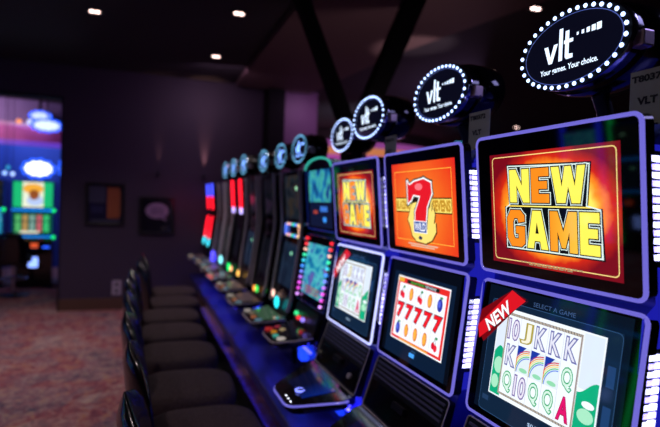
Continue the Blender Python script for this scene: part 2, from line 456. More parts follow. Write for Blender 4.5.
def screen_new_game(c):
    YB = em_ramp('new_game_letters', [(0, (255, 236, 70)), (.35, (255, 150, 40)), (.7, (255, 240, 90))], 1.15, 'x', scale=(13, 1))
    bg = em_ramp('new_game_glow', [(0, (255, 240, 120)), (.56, (255, 222, 90)), (.66, (252, 140, 30)), (.78, (196, 36, 18)), (.95, (112, 8, 24))], 1.25, 'radial', (0.01, -.008), (4.3, 6.0), noise=.16)
    c.rect(-.203, .212, -.156, .137, bg); c.up()
    c.line(rrect(.197, .137, .01, 3, .005, -.009), .0022, em((255, 226, 140), 1.1)); c.up()
    K = em((8, 14, 20), 1.); Wt = em((226, 246, 240), 1.1)
    c.poly([(-.135, .108), (.14, .100), (.128, .0), (-.13, .0)], K); c.poly([(-.146, -.003), (.166, -.003), (.17, -.117), (-.146, -.117)], K); c.up()
    c.line([(-.13, .103), (.134, .095), (.124, .002), (.160, -.006), (.164, -.112), (-.141, -.112), (-.141, -.006), (-.126, .002)], .003, Wt); c.up()
    YL = em((255, 238, 90), 1.15); OR = em_ramp('letter_orange', [(0, (255, 140, 30)), (.5, (255, 176, 50)), (1, (255, 200, 70))], 1.1, 'z2', scale=(9, 1))
    put = []
    for word, x0, x1, z0, z1, mats in (('NEW', -.123, .124, .008, .093, (YL, OR, YL)), ('GAME', -.137, .158, -.107, -.012, (OR, YL, OR, YL))):
        ws = [BLOCK[k][0] for k in word]; tot = sum(ws); gap = .0075; x = x0; u = (x1-x0-gap*(len(word)-1))/tot
        for k, mt in zip(word, mats):
            w = BLOCK[k][0]*u; put.append(([(x+p*w, z0+q*(z1-z0)) for p, q in BLOCK[k][1]], mt, (x, w, z0, z1, k))); x += w+gap
    for pts, mt, _ in put: c.line(pts, .0095, Wt)
    c.up()
    for pts, mt, _ in put: c.line(pts, .0055, K)
    c.up()
    for pts, mt, (x, w, z0, z1, k) in put:
        c.poly(pts, mt)
    c.up()
    for pts, mt, (x, w, z0, z1, k) in put:
        if k == 'A': c.poly([(x+.42*w, z0+.40*(z1-z0)), (x+.58*w, z0+.40*(z1-z0)), (x+.5*w, z0+.7*(z1-z0))], K)
    R = em((230, 200, 150), .5)
    random.seed(3)
    for r in range(2):
        x = -.09+.03*r
        while x < .1-.03*r:
            w = random.uniform(.004, .02); c.rect(x, x+w, -.146-r*.005, -.143-r*.005, R); x += w+.003
LET = {'10': (150, 128, 205), 'J': (214, 196, 90), 'K': (138, 140, 210), 'Q': (60, 205, 130), 'A': (225, 20, 110)}
def cellrows(c, x0, x1, z0, z1, rows, draw):
    n = len(rows[0]); R = len(rows)
    for j, row in enumerate(rows):
        for i, s in enumerate(row):
            cx = x0+(i+.5)*(x1-x0)/n; cz = z1-(j+.5)*(z1-z0)/R
            draw(s, cx, cz, (x1-x0)/n/2, (z1-z0)/R/2)
def ribbon(c, k=1.):
    RED = em((226, 22, 36), 1.)
    c.poly([(-.252, .045), (-.245, .100), (-.135, .172), (-.075, .160), (-.218, .015)], em((120, 6, 16), 1.)); c.up()
    c.poly([(-.250, .055), (-.238, .020), (-.075, .155), (-.130, .175)], RED); c.up()
    c.text('NEW', -.222, -.118, .078, .112, em((30, 10, 20), 1.), .05, rot=.72); c.up()
    c.text('NEW', -.223, -.119, .080, .114, em((250, 245, 250), 1.2), .03, rot=.72)
def screen_reels_light(c):
    c.rect(-.225, .232, -.165, .178, em((8, 20, 38), .9)); c.up()
    c.rect(-.205, .213, -.165, .142, em((18, 40, 66), .9)); c.up()
    c.line(rrect(.209, .153, .012, 3, .004, -.012), .0014, em((60, 100, 150), .7))
    c.text('SELECT A GAME', -.05, .085, .147, .158, em((70, 100, 150), .8)); c.up()
    W = em((238, 246, 255), 1.12)
    sk = lambda x, z: (x, z)
    c.rect(-.172, .176, -.112, .125, W); c.up()
    sky = em((224, 236, 252), 1.05); gr = em((16, 178, 128), 1.); lg = em((170, 236, 200), 1.05)
    c.rect(.118, .172, .0, .121, sky); c.rect(-.168, -.136, .0, .121, sky); c.up()
    for x0, x1, ph in ((-.168, -.128, 0), (.116, .172, 1.4)):
        p = [(x0, -.108), (x1, -.108)]+[(x1-(x1-x0)*k/8, .006+.016*math.sin(k*.42+ph)) for k in range(9)]
        c.poly(p, gr)
    c.up()
    c.oval(-.145, -.03, .018, .022, lg); c.oval(-.152, -.075, .014, .018, lg); c.oval(.146, -.055, .022, .016, lg); c.oval(.15, -.03, .017, .008, W)
    c.up()
    brd = em_ramp('reel_bead_border', [(0, (236, 226, 206)), (.45, (90, 62, 52)), (.6, (246, 240, 226)), (.8, (60, 52, 60))], 1., 'x', scale=(110, 1))
    c.rect(-.135, .116, -.102, .116, brd); c.up()
    c.rect(-.129, .110, -.096, .109, W); c.up()
    rows = [['10', 'J', 'K', 'K', 'K'], ['K', '*', '*', '*', 'Q'], ['Q', '10', 'Q', 'Q', 'A']]
    gl = em((206, 208, 226), 1.)
    for i in range(1, 5): c.rect(-.129+i*.0478-.0006, -.129+i*.0478+.0006, -.096, .109, gl)
    def d(s, x, z, w, h):
        if s == '*':
            c.rect(x-w*.95, x+w*.95, z-h*.98, z+h*.98, em((226, 240, 246), 1.05)); c.up()
            c.poly([(x-w*.95, z+h*.98), (x-w*.95, z+.1*h), (x+w*.3, z+h*.98)], em((30, 60, 170), 1.))
            for q, col in enumerate([(214, 44, 70), (245, 150, 60), (250, 230, 120), (90, 200, 120), (90, 130, 230)]):
                r0 = h*1.75-q*.0045
                pts = []
                for k in range(9):
                    a = PI*.52+ .48*PI*k/8
                    px, pz = x+w*.95+r0*math.cos(a), z-h*.95+r0*math.sin(a)
                    pts.append((max(px, x-w*.94), min(pz, z+h*.96)))
                c.line(pts, .0026, em(col, 1.), closed=False)
            c.oval(x+.2*w, z-.72*h, w*.6, h*.16, em((150, 226, 180), 1.)); c.up(); c.l -= 2
        else:
            k = .8 if len(s) > 1 else .62
            col = LET[s]
            c.text(s, x-w*k, x+w*k, z-h*.72, z+h*.72, em(tuple(int(q*.86) for q in col), .95), .06); c.up()
            if s != 'A': c.text(s, x-w*k, x+w*k, z-h*.72, z+h*.72, em(tuple(min(255, int(q*.2+200)) for q in col), 1.1), .006)
            else: c.text(s, x-w*k, x+w*k, z-h*.72, z+h*.72, em(col, 1.05), .02)
            c.l -= 1
    cellrows(c, -.129, .110, -.096, .109, rows, d)
    c.l += 4
    for j in range(2): c.rect(.188, .208, -.06+j*.085, -.015+j*.085, em((34, 70, 120), .9))
    c.text('$0.50', -.012, .03, -.142, -.132, em((190, 220, 255), 1.)); c.rect(-.19, -.165, -.135, -.122, em((40, 70, 110), .8))
    ribbon(c)
def screen_sevens(c):
    bg = em_ramp('sevens_backdrop', [(0, (250, 150, 50)), (.5, (245, 104, 34)), (.8, (238, 66, 28)), (1, (225, 30, 34))], 1.05, 'radial', (0, -.03), (3.4, 3.6), noise=.12)
    c.rect(-.2, .222, -.166, .145, bg); c.up()
    c.line([(-.178, .115), (.2, .115), (.2, -.135), (-.178, -.135)], .0022, em((255, 190, 70), 1.1)); c.up()
    YL = em((250, 222, 110), 1.08); K = em((40, 14, 8), 1.); GD = em((206, 150, 40), 1.)
    c.rect(-.176, .198, -.034, .020, K); c.up()
    c.rect(-.174, -.06, -.030, .016, YL); c.rect(.07, .196, -.030, .016, YL); c.up()
    c.text('BLAZING', -.170, -.072, -.022, .008, GD, .05); c.text('SEVENS', .085, .19, -.024, .010, GD, .05); c.up()
    fl = [(-.072, -.03), (-.088, -.06), (-.07, -.088), (-.06, -.118), (-.03, -.136), (.03, -.14), (.072, -.126), (.1, -.096), (.1, -.062), (.088, -.07), (.098, -.035), (.088, -.012), (.078, -.03), (.08, .005), (.062, -.02), (.056, .012), (.02, .01), (-.05, .0)]
    c.poly([(x*1.06, z*1.03-.0) for x, z in fl], K); c.up()
    c.poly(fl, em((255, 226, 120), 1.1)); c.up()
    s7 = [(-.08, .078), (-.064, .064), (-.03, .076), (.035, .084), (.08, .07), (.084, .034), (.05, -.012), (.036, -.08), (-.036, -.08), (-.03, -.03), (-.0, .012), (.008, .026), (-.04, .03), (-.056, .012), (-.08, .0)]
    cx, cz = 0, .01
    c.line(s7, .021, em((16, 60, 34), 1.)); c.up(); c.line(s7, .012, em((246, 244, 250), 1.1)); c.up(); c.poly(s7, em((226, 26, 40), 1.1)); c.up()
    c.oval(.0, .058, .026, .012, em((255, 120, 130), 1.1)); c.up()
    c.rect(-.045, .045, -.105, -.062, em((250, 250, 255), 1.1)); c.up(); c.rect(-.042, .042, -.102, -.065, em((30, 80, 170), 1.)); c.up()
    c.text('WILD', -.036, .036, -.097, -.07, em((250, 250, 255), 1.15), .015); c.oval(.0, -.122, .012, .007, em((20, 40, 90), 1.))
    for r in range(2): c.rect(-.09+.02*r, .11-.02*r, -.148-r*.007, -.144-r*.007, em((255, 220, 190), .8))
def screen_fruit(c):
    c.rect(-.225, .232, -.165, .178, em((6, 12, 24), .9)); c.up()
    c.rect(-.2, .21, -.165, .142, em((14, 34, 62), .8)); c.up()
    W = em((244, 246, 255), 1.12); RD = em((235, 44, 40), 1.05)
    c.rect(-.168, .184, -.108, .128, W); c.up()
    c.rect(-.163, .179, -.103, .123, RD); c.up(); c.rect(-.151, .166, -.094, .103, W)
    c.rect(-.1, .12, .106, .119, em((14, 34, 26), 1.)); c.rect(-.163, -.12, .106, .123, em((240, 180, 60), 1.)); c.up()
    c.text('BLAZING', -.07, .02, .108, .117, em((120, 220, 80), 1.)); c.text('SEVENS', .03, .1, .108, .117, em((230, 245, 255), 1.)); c.rect(-.1, .1, -.1035, -.097, em((255, 180, 60), 1.)); c.up()
    gl = em((190, 198, 222), 1.)
    for i in range(1, 5): c.rect(-.151+i*.0634-.0008, -.151+i*.0634+.0008, -.094, .103, gl)
    c.up()
    rows = [['c', 'g', 'c', 'g', 'p'], ['7', '7', '7', '7', '7'], ['p', 'g', 'g', 'g', 'c']]
    def d(s, x, z, w, h):
        if s == '7':
            c.text('7', x-w*.62, x+w*.62, z-h*.75, z+h*.75, em((110, 10, 30), 1.), .07); c.up(); c.text('7', x-w*.6, x+w*.6, z-h*.72, z+h*.72, em((240, 24, 40), 1.1), .035); c.l -= 1
        elif s == 'g': c.oval(x, z, w*.46, h*.72, em((226, 130, 40), 1.)); c.up(); c.oval(x-w*.05, z, w*.32, h*.56, em((250, 176, 70), 1.1)); c.l -= 1
        elif s == 'p': c.oval(x, z-h*.08, w*.5, h*.66, em((40, 50, 170), 1.)); c.up(); c.oval(x-w*.1, z, w*.28, h*.36, em((86, 104, 230), 1.)); c.oval(x+w*.15, z+h*.66, w*.3, h*.12, em((40, 150, 70), 1.)); c.l -= 1
        else:
            c.oval(x-w*.25, z-h*.2, w*.34, h*.36, em((220, 20, 50), 1.)); c.oval(x+w*.2, z-h*.36, w*.34, h*.36, em((240, 40, 60), 1.05)); c.up()
            c.line([(x-w*.2, z+h*.1), (x+w*.1, z+h*.7), (x+w*.2, z)], .0022, em((30, 130, 70), 1.), closed=False); c.oval(x+w*.25, z+h*.62, w*.25, h*.14, em((30, 150, 80), 1.)); c.l -= 1
    cellrows(c, -.151, .166, -.094, .103, rows, d)
    c.l += 3
    c.rect(-.012, .022, -.142, -.128, em((70, 160, 255), 1.2)); c.rect(-.0, .03, -.123, -.117, em((40, 80, 120), .8))
def screen_teal(c):
    m = em_ramp('teal_reel_picture', [(.25, (20, 60, 150)), (.42, (30, 150, 190)), (.52, (90, 210, 215)), (.62, (60, 110, 190)), (.8, (150, 90, 170))], .85, 'noise', scale=(9, 13))
    c.rect(-.19, .19, -.15, .15, m); c.up()
    for j in range(4): c.rect(-.13, .13, -.14+j*.012, -.134+j*.012, em((200, 120, 90), .6))
def screen_teal_top(c):
    m = em_ramp('teal_title_picture', [(.3, (14, 40, 120)), (.45, (40, 150, 220)), (.55, (90, 225, 210)), (.7, (30, 70, 170))], .6, 'noise', scale=(12, 9))
    c.rect(-.19, .19, -.02, .165, m); c.rect(-.19, .19, -.165, -.02, em((16, 26, 60), .8)); c.up()
    c.rect(.0, .12, -.075, -.045, em((60, 120, 220), 1.)); c.rect(-.12, -.05, -.09, -.07, em((180, 70, 60), .9)); c.oval(.07, -.12, .03, .016, em((60, 150, 255), 1.1))
def screen_dim(c):
    m = em_ramp('dim_attract_picture', [(.3, (10, 14, 20)), (.5, (30, 40, 50)), (.62, (56, 46, 34)), (.75, (20, 34, 40))], .8, 'noise', scale=(9, 16))
    c.rect(-.19, .19, -.15, .15, m); c.up(); c.oval(.09, .06, .02, .014, em((170, 240, 190), 1.2))
def screen_blue_dim(c):
    m = em_ramp('dim_blue_picture', [(.3, (12, 22, 38)), (.5, (26, 44, 66)), (.7, (16, 28, 48))], .8, 'noise', scale=(7, 7))
    c.rect(-.19, .19, -.15, .15, m); c.up(); c.oval(.02, .08, .02, .012, em((150, 235, 190), 1.2))
def screen_off(c):
    c.rect(-.17, .17, -.14, .14, em((14, 16, 24), .8))
def screen_green(c):
    c.rect(-.19, .19, -.15, .15, em((30, 190, 120), 1.)); c.up(); c.rect(-.1, .1, -.15, .15, em((230, 236, 214), 1.1)); c.up()
    c.oval(0, .07, .1, .06, em((240, 170, 60), 1.1)); c.oval(.02, -.07, .08, .06, em((180, 200, 240), 1.1)); c.up(); c.oval(.01, .0, .05, .06, em((150, 80, 40), 1.))
def screen_green_reels(c):
    c.rect(-.19, .19, -.15, .15, em((16, 90, 70), .9)); c.up()
    for i in range(5):
        c.rect(-.165+i*.068, -.115+i*.068, -.12, .12, em([(90, 190, 110), (190, 150, 90), (130, 170, 160), (200, 100, 110), (60, 200, 120)][i], .9)); 
    c.up(); c.rect(-.12, .06, -.14, -.11, em((240, 240, 220), 1.)); c.rect(-.165, .16, .02, .035, em((20, 60, 60), .9))

def display(t, name, yt, zt, yb, zb, hw, rim, art, depth=.035, arch=False, rim_w=.005, bezel=BLACK_GLOSS, corner=.018, zoom=(1, 1)):
    M, hh = plane_M(yt, zt, yb, zb)
    m = MB()
    out = rrect(hw, hh, corner)
    if arch: out = [(x, z) for x, z in rrect(hw, hh, corner) if z < 0]+[]
    if arch:
        out = [(-hw, -hh), (hw, -hh)]+[(hw*math.cos(PI*k/16), hh*.62+.15*math.sin(PI*k/16)) for k in range(17)]
    m.prism(out, .001, depth, bezel)
    o = m.build(name, t, M=M)
    g = Canvas(); g.poly([(x*.985, z*.985) for x, z in out], GLASS_BLACK); 
    if art:
        g.up(); k0 = len(g.v); art(g)
        for i in range(k0, len(g.v)): g.v[i] = Vector((g.v[i].x*zoom[0], g.v[i].y, g.v[i].z*zoom[1]))
    s = g.build('screen', o)
    r = MB()
    ins = 1.
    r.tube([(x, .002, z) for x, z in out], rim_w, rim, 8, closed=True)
    r.build('lit_rim', o)  # twin terminals: chrome reflections painted as emission
    return o

def leds(t, pts, r, cols, name='bead_light', s=3.):
    cache = {}
    for i, p in enumerate(pts):
        cc = cols[i % len(cols)]
        if cc not in cache: cache[cc] = MB().ball((0, 0, 0), r, em(cc, s, False)).build(name, t); o = cache[cc]
        else:
            o = cache[cc].copy(); COL.objects.link(o); o.parent = t
        o.location = p

def deck(t, zb, zf, yb, yf, wb, wf, style):
    """control shelf: trapezoid with softened corners"""
    def top(x, y): return zb+(zf-zb)*((yb-y)/(yb-yf))
    out = []
    P = [(-wb, yb), (-wb, yb-.05), (-wf, yf), (wf, yf), (wb, yb-.05), (wb, yb)]
    n = len(P)
    for i in range(n):
        a, b, c = Vector(P[i-1]), Vector(P[i]), Vector(P[(i+1) % n])
        r = min(.05, (a-b).length*.4, (c-b).length*.4) if 0 < i < n-1 else .004
        p0 = b+(a-b).normalized()*r; p1 = b+(c-b).normalized()*r
        for k in range(5):
            q = k/4; out.append(tuple(p0*(1-q)**2+b*2*q*(1-q)+p1*q*q))
    m = MB()
    th = .05
    m.loft([[(x*.9, yb+(y-yb)*.9, top(x, y)-th) for x, y in out], [(x, y, top(x, y)-.028) for x, y in out], [(x, y, top(x, y)) for x, y in out]], BLACK_GLOSS, smooth=False)
    d = m.build('button_deck', t)
    front = [p for p in out if p[1] < yb-.02]
    rim = {'lit': RIM_EMIT, 'blue': RIM_BLUE, 'dark': SILVER}[style['rim']]
    MB().tube([(x, y-.001, top(x, y)-.01) for x, y in front], .005, rim, 8).build('edge_strip', d)
    y1, y2 = yf+.05, yb-.05
    if style.get('panel'):
        c = MB(); w = wf*1.05
        c.prism([(-w*1.2, y2), (-w*.85, y1+.02), (w*.85, y1+.02), (w*1.2, y2)], 0, 0.002, style['panel'], 'z')
        for i, v in enumerate(c.v): c.v[i] = Vector((v.x, v.y, top(v.x, v.y)+.001+v.z))
        c.build('touch_panel', d)
    if style.get('ring'):
        x, y = 0.03, yf+.085
        MB().tube([(x+.02*math.cos(q), y+.02*math.sin(q), top(x, y)+.004) for q in [2*PI*k/20 for k in range(20)]], .0035, em((120, 130, 255), 2.5, False), 6, closed=True).build('ring_light', d)
        MB().cyl((x, y), .014, top(x, y), top(x, y)+.006, BLACK_GLOSS, 16).build('spin_button', d)
    if style.get('dots'):
        for k in range(3):
            MB().ball((wf*.25+.036*k, yf+.022, top(0, yf+.022)+.001), .003, em((235, 235, 255), 4., False)).build('indicator_lamp', d)
    cols = style.get('buttons', [])
    for i, cc in enumerate(cols):
        k = len(cols); x = -wf*.9+ (i % 4)*wf*.6; y = yf+.04+.05*(i//4)+.01*(i % 2)
        MB().cyl((x, y), .017 if i % 3 else .024, top(x, y)-.002, top(x, y)+.008, em(cc, style.get('bs', 1.2)), 14).build('push_button', d)
    return d

def body(t, hw, prof, mat, name='cabinet_body'):
    m = MB(); m.prism(prof, -hw, hw, mat, 'x'); return m.build(name, t)

def side_strip(t, x, y0t, y1t, zt, y0b, y1b, zb, cols, s, n=13):
    m = MB(); sg = 1 if x > 0 else -1
    m.prism([(y0t-.004, zt+.01), (y1t+.004, zt+.01), (y1b+.004, zb-.01), (y0b-.004, zb-.01)], x, x+.002*sg, BLACK_SATIN, 'x')
    for k in range(n):
        a, b = k/n, (k+.72)/n
        f = lambda A, B, q: A+(B-A)*q
        m.prism([(f(y0t, y0b, a), f(zt, zb, a)), (f(y1t, y1b, a), f(zt, zb, a)), (f(y1t, y1b, b), f(zt, zb, b)), (f(y0t, y0b, b), f(zt, zb, b))], x+.002*sg, x+.006*sg, em(cols[k % len(cols)], s, False), 'x')
    return m.build('side_light', t)

def machine_twin(yc, label, up_art, lo_art, rim=RIM_EMIT, rim2=RIM_EMIT):
    t = empty('video_lottery_terminal', (.923, yc, 0), ROT, label, 'gambling machine', 'lit gambling machines in the row')
    hw = .262
    body(t, .252, [(.0, .50), (.42, .50), (.42, 1.70), (.06, 1.735), (.035, 1.70), (.05, 1.40), (.06, 1.36), (.055, 1.33), (.02, .98), (.01, .955), (-.045, .76), (-.02, .70)], BLUE_METAL)
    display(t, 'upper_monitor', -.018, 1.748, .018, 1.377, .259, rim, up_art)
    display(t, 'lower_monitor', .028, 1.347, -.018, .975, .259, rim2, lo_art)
    for sx in (1, -1):
        m = MB(); m.prism([(.0, .99), (.02, 1.34), (.055, 1.37), (.03, 1.69), (.16, 1.69), (.16, .99)], sx*.2521, sx*.2529, em((38, 40, 215), .55), 'x'); m.build('lit_side_panel', t)  # added emissive sheet in place of LED light falling on the side
        side_strip(t, sx*.253, .016, .05, 1.667, .037, .074, 1.455, [(190, 190, 255), (150, 140, 255)], 4.5)
        side_strip(t, sx*.253, .036, .072, 1.27, .018, .054, 1.055, [(190, 190, 255), (150, 140, 255)], 4.5)
    # sloped front with sound grille and banknote slot
    M, hh = plane_M(-.012, .955, -.078, .765)
    p = MB(); p.prism(rrect(.25, hh, .012), .0, .03, BLACK_SATIN); o = p.build('front_panel', t, M=M)
    g = MB()
    for k in range(4):
        z = hh-.018-k*.017
        g.box(-.235, .235, -.006, .001, z-.005, z+.003, pbr('grille_rib', (92, 94, 128), .35, metal=.3), bev=.0015)
    g.build('speaker_grille', o)
    b = MB(); b.box(-.235, .235, -.004, .0, -hh+.012, hh-.09, BLACK_GLOSS, bev=.002); b.build('access_door', o)
    b = MB(); b.box(-.03, .05, -.018, -.003, -.03, -.005, BLACK_SATIN, bev=.003); b.box(-.024, .044, -.0185, -.018, -.019, -.015, pbr('slot_dark', (2, 2, 3), .4)); b.build('banknote_slot', o)
    b = MB(); b.prism(ell(.012, .012, 14, .16, -.045), -.012, -.003, SILVER); b.build('key_lock', o)
    r = MB(); r.tube([(x, -.002, z) for x, z in rrect(.25, hh, .012)], .0025, SILVER, 6, closed=True); r.build('edge_trim', o)
    deck(t, .765, .705, -.07, -.325, .25, .12, dict(rim='lit', ring=True, panel=em_ramp('touch_panel_blue', [(0, (6, 12, 50)), (.35, (12, 60, 190)), (.5, (40, 130, 240)), (.6, (14, 60, 180)), (1, (6, 12, 50))], .8, 'z2'), dots=True))  # blue emission stands in for streaked screen reflections on the deck
    b = MB(); b.prism(rrect(.05, .06, .012, 4, -.06, .63), -.03, -.0, em((24, 60, 255), 1.1)); b.build('front_lamp', t)
    b = MB(); b.box(-.22, .22, -.06, -.052, .662, .672, em((60, 56, 255), 12., False)); b.build('under_light', t)
    return t

def tall_body(t, mat, topz=1.74):
    return body(t, .235, [(.02, .50), (.42, .50), (.42, topz-.04), (.08, topz-.04), (.06, 1.69), (.09, 1.40), (.085, 1.34), (.04, .96), (-.0, .90), (-.02, .78), (.0, .70)], mat)

def machine_round(yc, label):
    t = empty('video_lottery_terminal', (.923, yc, 0), ROT, label, 'gambling machine', 'lit gambling machines in the row')
    tall_body(t, BLACK_GLOSS, 1.78)
    o = display(t, 'upper_monitor', .035, 1.76, .065, 1.395, .24, em((20, 40, 130), .7), screen_teal_top)
    # round-topped neon crown
    m = MB(); arc = [(.235*math.cos(PI*k/18), .06*math.sin(PI*k/18)) for k in range(19)]
    m.prism(arc, .03, .10, BLACK_GLOSS); c = m.build('crown', t, loc=(0, 0, 1.75))
    MB().tube([(x*.97, .026, z*.97) for x, z in arc], .006, em((60, 200, 180), .8, False), 8).build('neon_arc', c)
    o = display(t, 'lower_monitor', .062, 1.36, .008, .965, .24, em((14, 24, 70), .6), screen_teal)
    cols = [(255, 40, 60), (255, 60, 70), (255, 190, 170), (60, 230, 170), (60, 200, 230), (70, 150, 255), (120, 140, 255), (190, 120, 255), (240, 90, 240), (230, 80, 220), (220, 150, 255)]
    for sx in (-1, 1):
        pts = [(sx*.212, .052-.054*k/10, 1.335-.34*k/10) for k in range(11)]
        leds(o.parent, pts, .0095, cols, s=1.6)
    M, hh = plane_M(.0, .95, -.03, .83)
    MB().prism(rrect(.2, hh, .02), 0, .03, BLACK_SATIN).build('front_panel', t, M=M)
    deck(t, .84, .80, -.0, -.235, .2, .13, dict(rim='dark', panel=pbr('deck_mirror', (90, 80, 96), .12, metal=.8), buttons=[(230, 60, 60), (255, 170, 40), (90, 220, 200), (255, 240, 230), (200, 60, 80), (230, 200, 150)], bs=.4))
    b = MB(); b.prism(rrect(.045, .05, .02, 4, .0, .70), -.035, -.0, em((24, 60, 255), 2.)); b.build('front_lamp', t)
    leds(t, [(-.12, -.03, .895), (-.06, -.035, .88), (.02, -.035, .885)], .014, [(60, 230, 140), (240, 50, 60), (150, 130, 255)], 'signal_lamp', 1.3)
    b = MB(); b.box(-.2, .2, -.045, -.035, .74, .75, em((50, 50, 255), 8., False)); b.build('under_light', t)
    return t

def machine_tall(yc, label, up_art, lo_art, frame=SILVER, rainbow=False, bars=None, bars2=None, lamps=(), dx=0., deckpanel=None):
    t = empty('video_lottery_terminal', (.923+dx, yc, 0), ROT, label, 'gambling machine', 'lit gambling machines in the row')
    tall_body(t, BLACK_GLOSS)
    display(t, 'upper_monitor', .035, 1.76, .062, 1.41, .215, pbr('dark_rim', (40, 40, 52), .25, metal=.8), up_art)
    display(t, 'lower_monitor', .060, 1.31, .005, .93, .215, pbr('dark_rim', (40, 40, 52), .25, metal=.8), lo_art)
    for sx in (-1, 1):
        m = MB()
        m.tube([(sx*.238, .02, 1.765), (sx*.238, .045, 1.40), (sx*.238, .04, 1.33), (sx*.238, -.012, .92), (sx*.228, -.03, .84)], .012, frame, 8)
        m.build('side_frame', t)
    M, hh = plane_M(.062, 1.405, .060, 1.315)
    b = MB().prism(rrect(.2, hh*.9, .01), .002, .03, BLACK_GLOSS).build('middle_panel', t, M=M)
    if rainbow:
        R = em_ramp('rainbow_strip', [(0, (40, 220, 110)), (.2, (40, 200, 220)), (.4, (90, 90, 255)), (.6, (250, 220, 60)), (.8, (240, 70, 220)), (1, (60, 220, 130))], 1.5, 'x', scale=(4, 1))
        MB().tube([(x, -.008, z) for x, z in rrect(.165, .038, .02, 4)], .008, R, 8, closed=True).build('rainbow_strip', b)
    def barset(nm, cols, yt, zt, yb, zb):
        for sx in (-1, 1):
            k = len(cols); m = MB()
            for i, cc in enumerate(cols):
                a, b2 = i/k, (i+.98)/k
                m.tube([(sx*.226, yt+(yb-yt)*a-.022, zt+(zb-zt)*a), (sx*.226, yt+(yb-yt)*b2-.022, zt+(zb-zt)*b2)], .014, em(cc, 2.4, False), 8)
            m.build(nm, t)
    if bars: barset('light_bar', bars, .02, 1.76, .045, 1.42)
    if bars2: barset('light_bar', bars2, .045, 1.33, -.01, .94)
    M, hh = plane_M(-.0, .915, -.03, .80)
    MB().prism(rrect(.2, hh, .02), 0, .03, BLACK_SATIN).build('front_panel', t, M=M)
    deck(t, .80, .775, -.0, -.25, .215, .17, dict(rim='dark', panel=deckpanel or pbr('deck_grey', (120, 112, 120), .3), buttons=[(200, 190, 180), (150, 130, 110), (200, 120, 80), (110, 150, 170)], bs=.5))
    for (x, y, z, r, cc) in lamps:
        MB().ball((x, y, z), r, em(cc, 2., False), sc=(1, .5, 1.4)).build('signal_lamp', t)
    b = MB(); b.prism(rrect(.028, .03, .012, 4, -.05, .67), -.035, -.0, em((30, 50, 255), 1.2)); b.build('front_lamp', t)
    b = MB(); b.box(-.2, .2, -.045, -.035, .72, .73, em((45, 45, 255), 7., False)); b.build('under_light', t)
    return t

CY = [.99, 1.585, 2.17, 2.80, 3.42, 4.03, 4.64, 5.28, 5.88, 6.48, 7.08]
machine_twin(CY[0], 'nearest terminal, NEW GAME above and pale letter reels with red NEW ribbon below', screen_new_game, screen_reels_light)
machine_twin(CY[1], 'second terminal with orange flaming seven screen above fruit and sevens reels', screen_sevens, screen_fruit)
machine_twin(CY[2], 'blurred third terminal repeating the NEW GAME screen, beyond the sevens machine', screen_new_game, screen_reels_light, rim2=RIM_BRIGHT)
machine_round(CY[3], 'round-topped terminal with teal screens and columns of coloured bead lights')
RD, BLU = (255, 24, 44), (70, 80, 255)
machine_tall(CY[4], 'terminal with dim screens and a rainbow outlined panel, beyond the round-topped one', screen_dim, screen_blue_dim, rainbow=True, lamps=[(.03, -.05, .87, .03, (40, 220, 235)), (-.15, -.03, .9, .02, (255, 200, 180))], dx=.02, deckpanel=em((90, 130, 100), .35))
machine_tall(CY[5], 'sixth terminal down the row, dark screens in silver frames, no light bars', screen_off, screen_off, lamps=[(.1, -.05, .87, .02, (60, 220, 90)), (.0, -.05, .86, .018, (250, 150, 60))])
machine_tall(CY[6], 'seventh terminal down the row, dark screens, just nearer than the red light bars', screen_off, screen_blue_dim, lamps=[(-.1, -.05, .88, .022, (255, 190, 90))])
machine_tall(CY[7], 'blurred terminal with plain red vertical light bars beside its upper screen', screen_off, screen_off, frame=BLACK_SATIN, bars=[RD]*5+[(190, 170, 255)], lamps=[(.0, -.05, .87, .03, (20, 230, 110)), (.15, -.05, .87, .022, (255, 170, 120))])
machine_tall(CY[8], 'dark terminal just past the one with plain red bars', screen_off, screen_dim, lamps=[(.05, -.05, .88, .035, (140, 240, 250))])
machine_tall(CY[9], 'dark terminal second from the far end of the row', screen_off, screen_off, lamps=[(.0, -.05, .84, .06, (90, 80, 255)), (.12, -.05, .84, .03, (60, 60, 255))])
machine_tall(CY[10], 'farthest terminal in the row, with blue and red light bars', screen_off, screen_off, frame=BLACK_SATIN, bars=[BLU, BLU, RD, RD], bars2=[RD, RD, (250, 40, 60), (60, 200, 220)], dx=-.04)

# bench the machines stand on
st = empty('machine_bench', (0, 0, 0), 0, 'long black bench under the whole row of gambling machines', 'bench')
MB().box(.725, 1.40, .55, 7.40, 0, .44, BLACK_GLOSS, bev=.004).build('bench_body', st)
MB().box(.685, 1.42, .53, 7.42, .44, .499, STAND_TOP, bev=.006).build('bench_top', st)
MB().box(.606, .619, .6, 7.3, .02, .035, em((60, 50, 255), 5., False)).build('toe_light', st)
MB().box(.62, .725, .57, 7.38, 0, .06, BLACK_MATTE, bev=.004).build('kick_step', st)  # added black strip that darkens the shaded floor before the bench
MB().box(.70, .715, .6, 7.3, .425, .438, em((60, 50, 255), .8, False)).build('edge_light', st)

